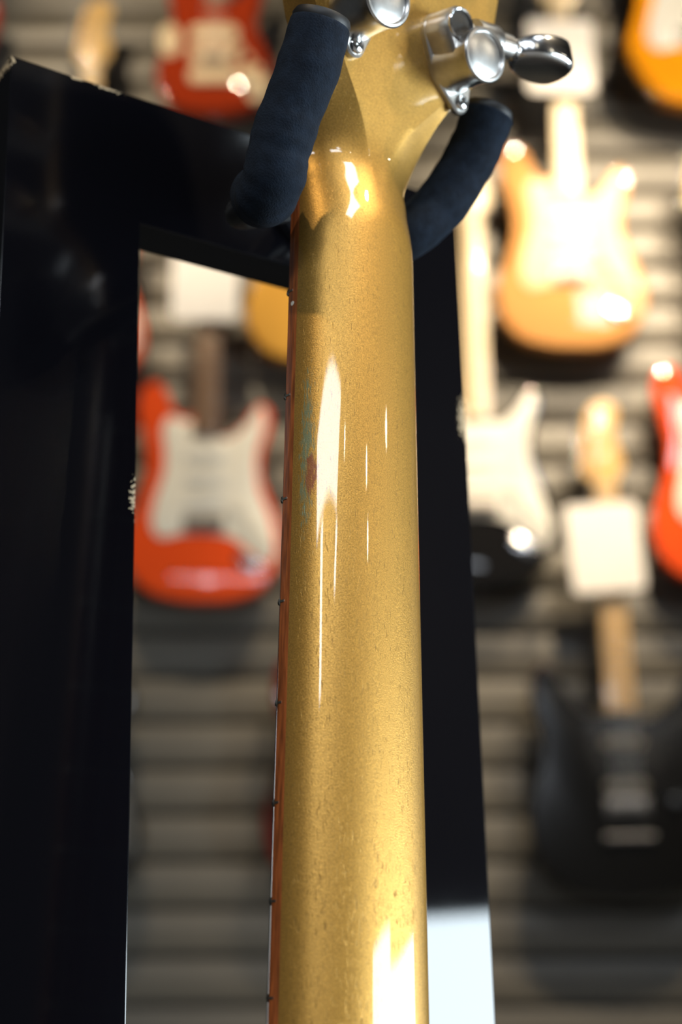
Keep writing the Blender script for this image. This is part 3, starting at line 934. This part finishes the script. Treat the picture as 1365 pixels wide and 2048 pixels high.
    # end pin
    G().lathe((0, 0.022, -0.812 if outline is STRAT else -0.820), (0, 0, -1), [(0.004, 0), (0.004, 0.006), (0.007, 0.010), (0.006, 0.012)], 12).build('strap_button', 'chrome', t)
    return t, Mx

def wall_hanger(Mx, label, gy=3.09):
    p = Mx @ Vector((0, 0, -0.006))
    t = empty('wall_hanger', Matrix.Translation((p.x, WALLY, p.z)))
    tag(t, label, 'hanger', 'hangers on the slat wall')
    G().box((-0.028, -0.008, -0.03), (0.028, 0.0, 0.05), 0.003).build('plate', 'steel_black', t)
    dy = gy - WALLY
    for sg in (-1, 1):
        G().tube(crom([(sg * 0.004, -0.006, 0.0), (sg * 0.012, -0.04, 0.0), (sg * 0.032, dy + 0.045, -0.002), (sg * 0.0335, dy + 0.01, -0.003), (sg * 0.0335, dy - 0.018, 0.012)], 5), 0.0055, 10).build('prong', 'rubber', t)
    return t

def price_tag(px, w_, h_, rot, label, gy=3.055):
    p = at(px[0], px[1], gy)
    t = empty('price_tag', Matrix.Translation(p) @ Matrix.Rotation(rot, 4, 'Y'))
    tag(t, label, 'price tag', 'white price tags on the guitar necks')
    slab(G(), rrect(0, 0, w_, h_, 0.012), -0.0006, 0.0006, 0.0003, 1).build('card', 'card', t)
    G().tube(crom([(-0.006, 0.0, h_ / 2 - 0.008), (-0.010, 0.004, h_ / 2 + 0.02), (-0.004, 0.012, h_ / 2 + 0.045), (0.006, 0.012, h_ / 2 + 0.045), (0.010, 0.004, h_ / 2 + 0.02), (0.006, 0.0, h_ / 2 - 0.008)], 5), 0.0012, 6).build('cord_loop', 'cord', t)
    return t

W = wall_guitar
ga = W((404, 1202), 'orange-red electric guitar with white pickguard seen between left post and gold neck', STRAT, 'red', SGUARD, 'cream', 'rose_far', 'maple')
gb = W((1150, 694), 'tan natural-wood electric guitar with pale neck at upper right, brightly lit', STRAT, 'tan', SGUARD, 'cream2', 'maple_pale', 'maple_pale', pick='cream')
gc = W((962, 1168), 'black electric guitar with white pickguard and pale maple neck right of the stand', STRAT, 'black_lac', SGUARD, 'white', 'maple_pale', 'maple_pale')
gd = W((1268, 1795), 'wide-bodied black electric guitar with yellow maple neck at lower right', WIDE, 'black_edge', None, 'black_guard', 'maple', 'maple', pick='grey_guard', pickups=2, jack=False, drop=822, knobs=2, trap=True, rot=R(-1.2), binding='black_guard')
ge = W((1472, 1168), 'bright red electric guitar cut off by the right picture edge', STRAT, 'red', SGUARD, 'cream', 'rose_far', 'maple')
gf = W((1400, 205), 'orange sunburst electric guitar with white pickguard in the top right corner', STRAT, 'sunburst', SGUARD, 'white', 'rose_far', 'maple')
gg = W((425, 222), 'red-brown electric guitar with three cream pickups above the stand crossbar', STRAT, 'redburst', None, 'cream2', 'rose_far', 'maple', pick='cream2', bigpick=True, scale=0.80, knobs=3, guard_list=[('cream2', [(72, 690), (100, 672), (135, 690), (158, 735), (140, 775), (108, 780), (92, 750), (70, 725)]), ('cream2', [(-150, 560), (-120, 540), (-98, 575), (-100, 625), (-130, 640), (-152, 610)])])
gh = W((143, 765), 'red electric guitar with maple headstock, mostly hidden behind the left post', STRAT, 'red', SGUARD, 'cream', 'maple', 'maple', rot=R(1.0), scale=0.92)
gj = W((-150, 330), 'dark red electric guitar showing only a sliver at the left picture edge', STRAT, 'red2', SGUARD, 'cream', 'rose_far', 'maple')
gk = W((642, 722), 'amber yellow electric guitar half hidden behind the top of the gold neck', STRAT, 'amber', None, 'black_guard', 'rose_far', 'maple', head='3', pick='black_guard', pickups=2)
gl = W((722, 1790), 'dark red-black electric guitar hidden behind the lower gold neck', WIDE, 'darkburst', None, 'black_guard', 'rose_far', 'rose_far', head='3', pickups=2, pick='chrome', jack=False, drop=822, trap=True)
gm = W((112, 1800), 'black electric guitar behind the lower left post, only its edge showing', STRAT, 'black_lac', SGUARD, 'grey_guard', 'rose_far', 'maple')
for (t, Mx), lab in ((ga, 'black wall hanger holding the orange-red guitar left of the gold neck'), (gb, 'black wall hanger holding the tan natural-wood guitar'), (gc, 'black wall hanger holding the black guitar with white pickguard'),
                     (gd, 'black wall hanger under the maple headstock of the wide black guitar'), (ge, 'black wall hanger holding the red guitar at the right edge'), (gf, 'black wall hanger holding the orange sunburst guitar'),
                     (gg, 'black wall hanger holding the guitar with three cream pickups'), (gh, 'black wall hanger under the maple headstock at upper left'), (gj, 'black wall hanger holding the dark red guitar at the left edge'),
                     (gk, 'black wall hanger holding the amber yellow guitar'), (gl, 'black wall hanger holding the dark red-black guitar behind the gold neck'), (gm, 'black wall hanger holding the black guitar behind the left post')):
    wall_hanger(Mx, lab)
price_tag((411, 570), 0.142, 0.160, 0, 'white price tag on the neck of the orange-red guitar, under the crossbar')
price_tag((1122, 112), 0.148, 0.182, R(1), 'white price tag beside the chrome tuner button, on the tan guitar')
price_tag((1211, 1094), 0.146, 0.184, R(-4), 'white price tag below the maple headstock of the wide black guitar')
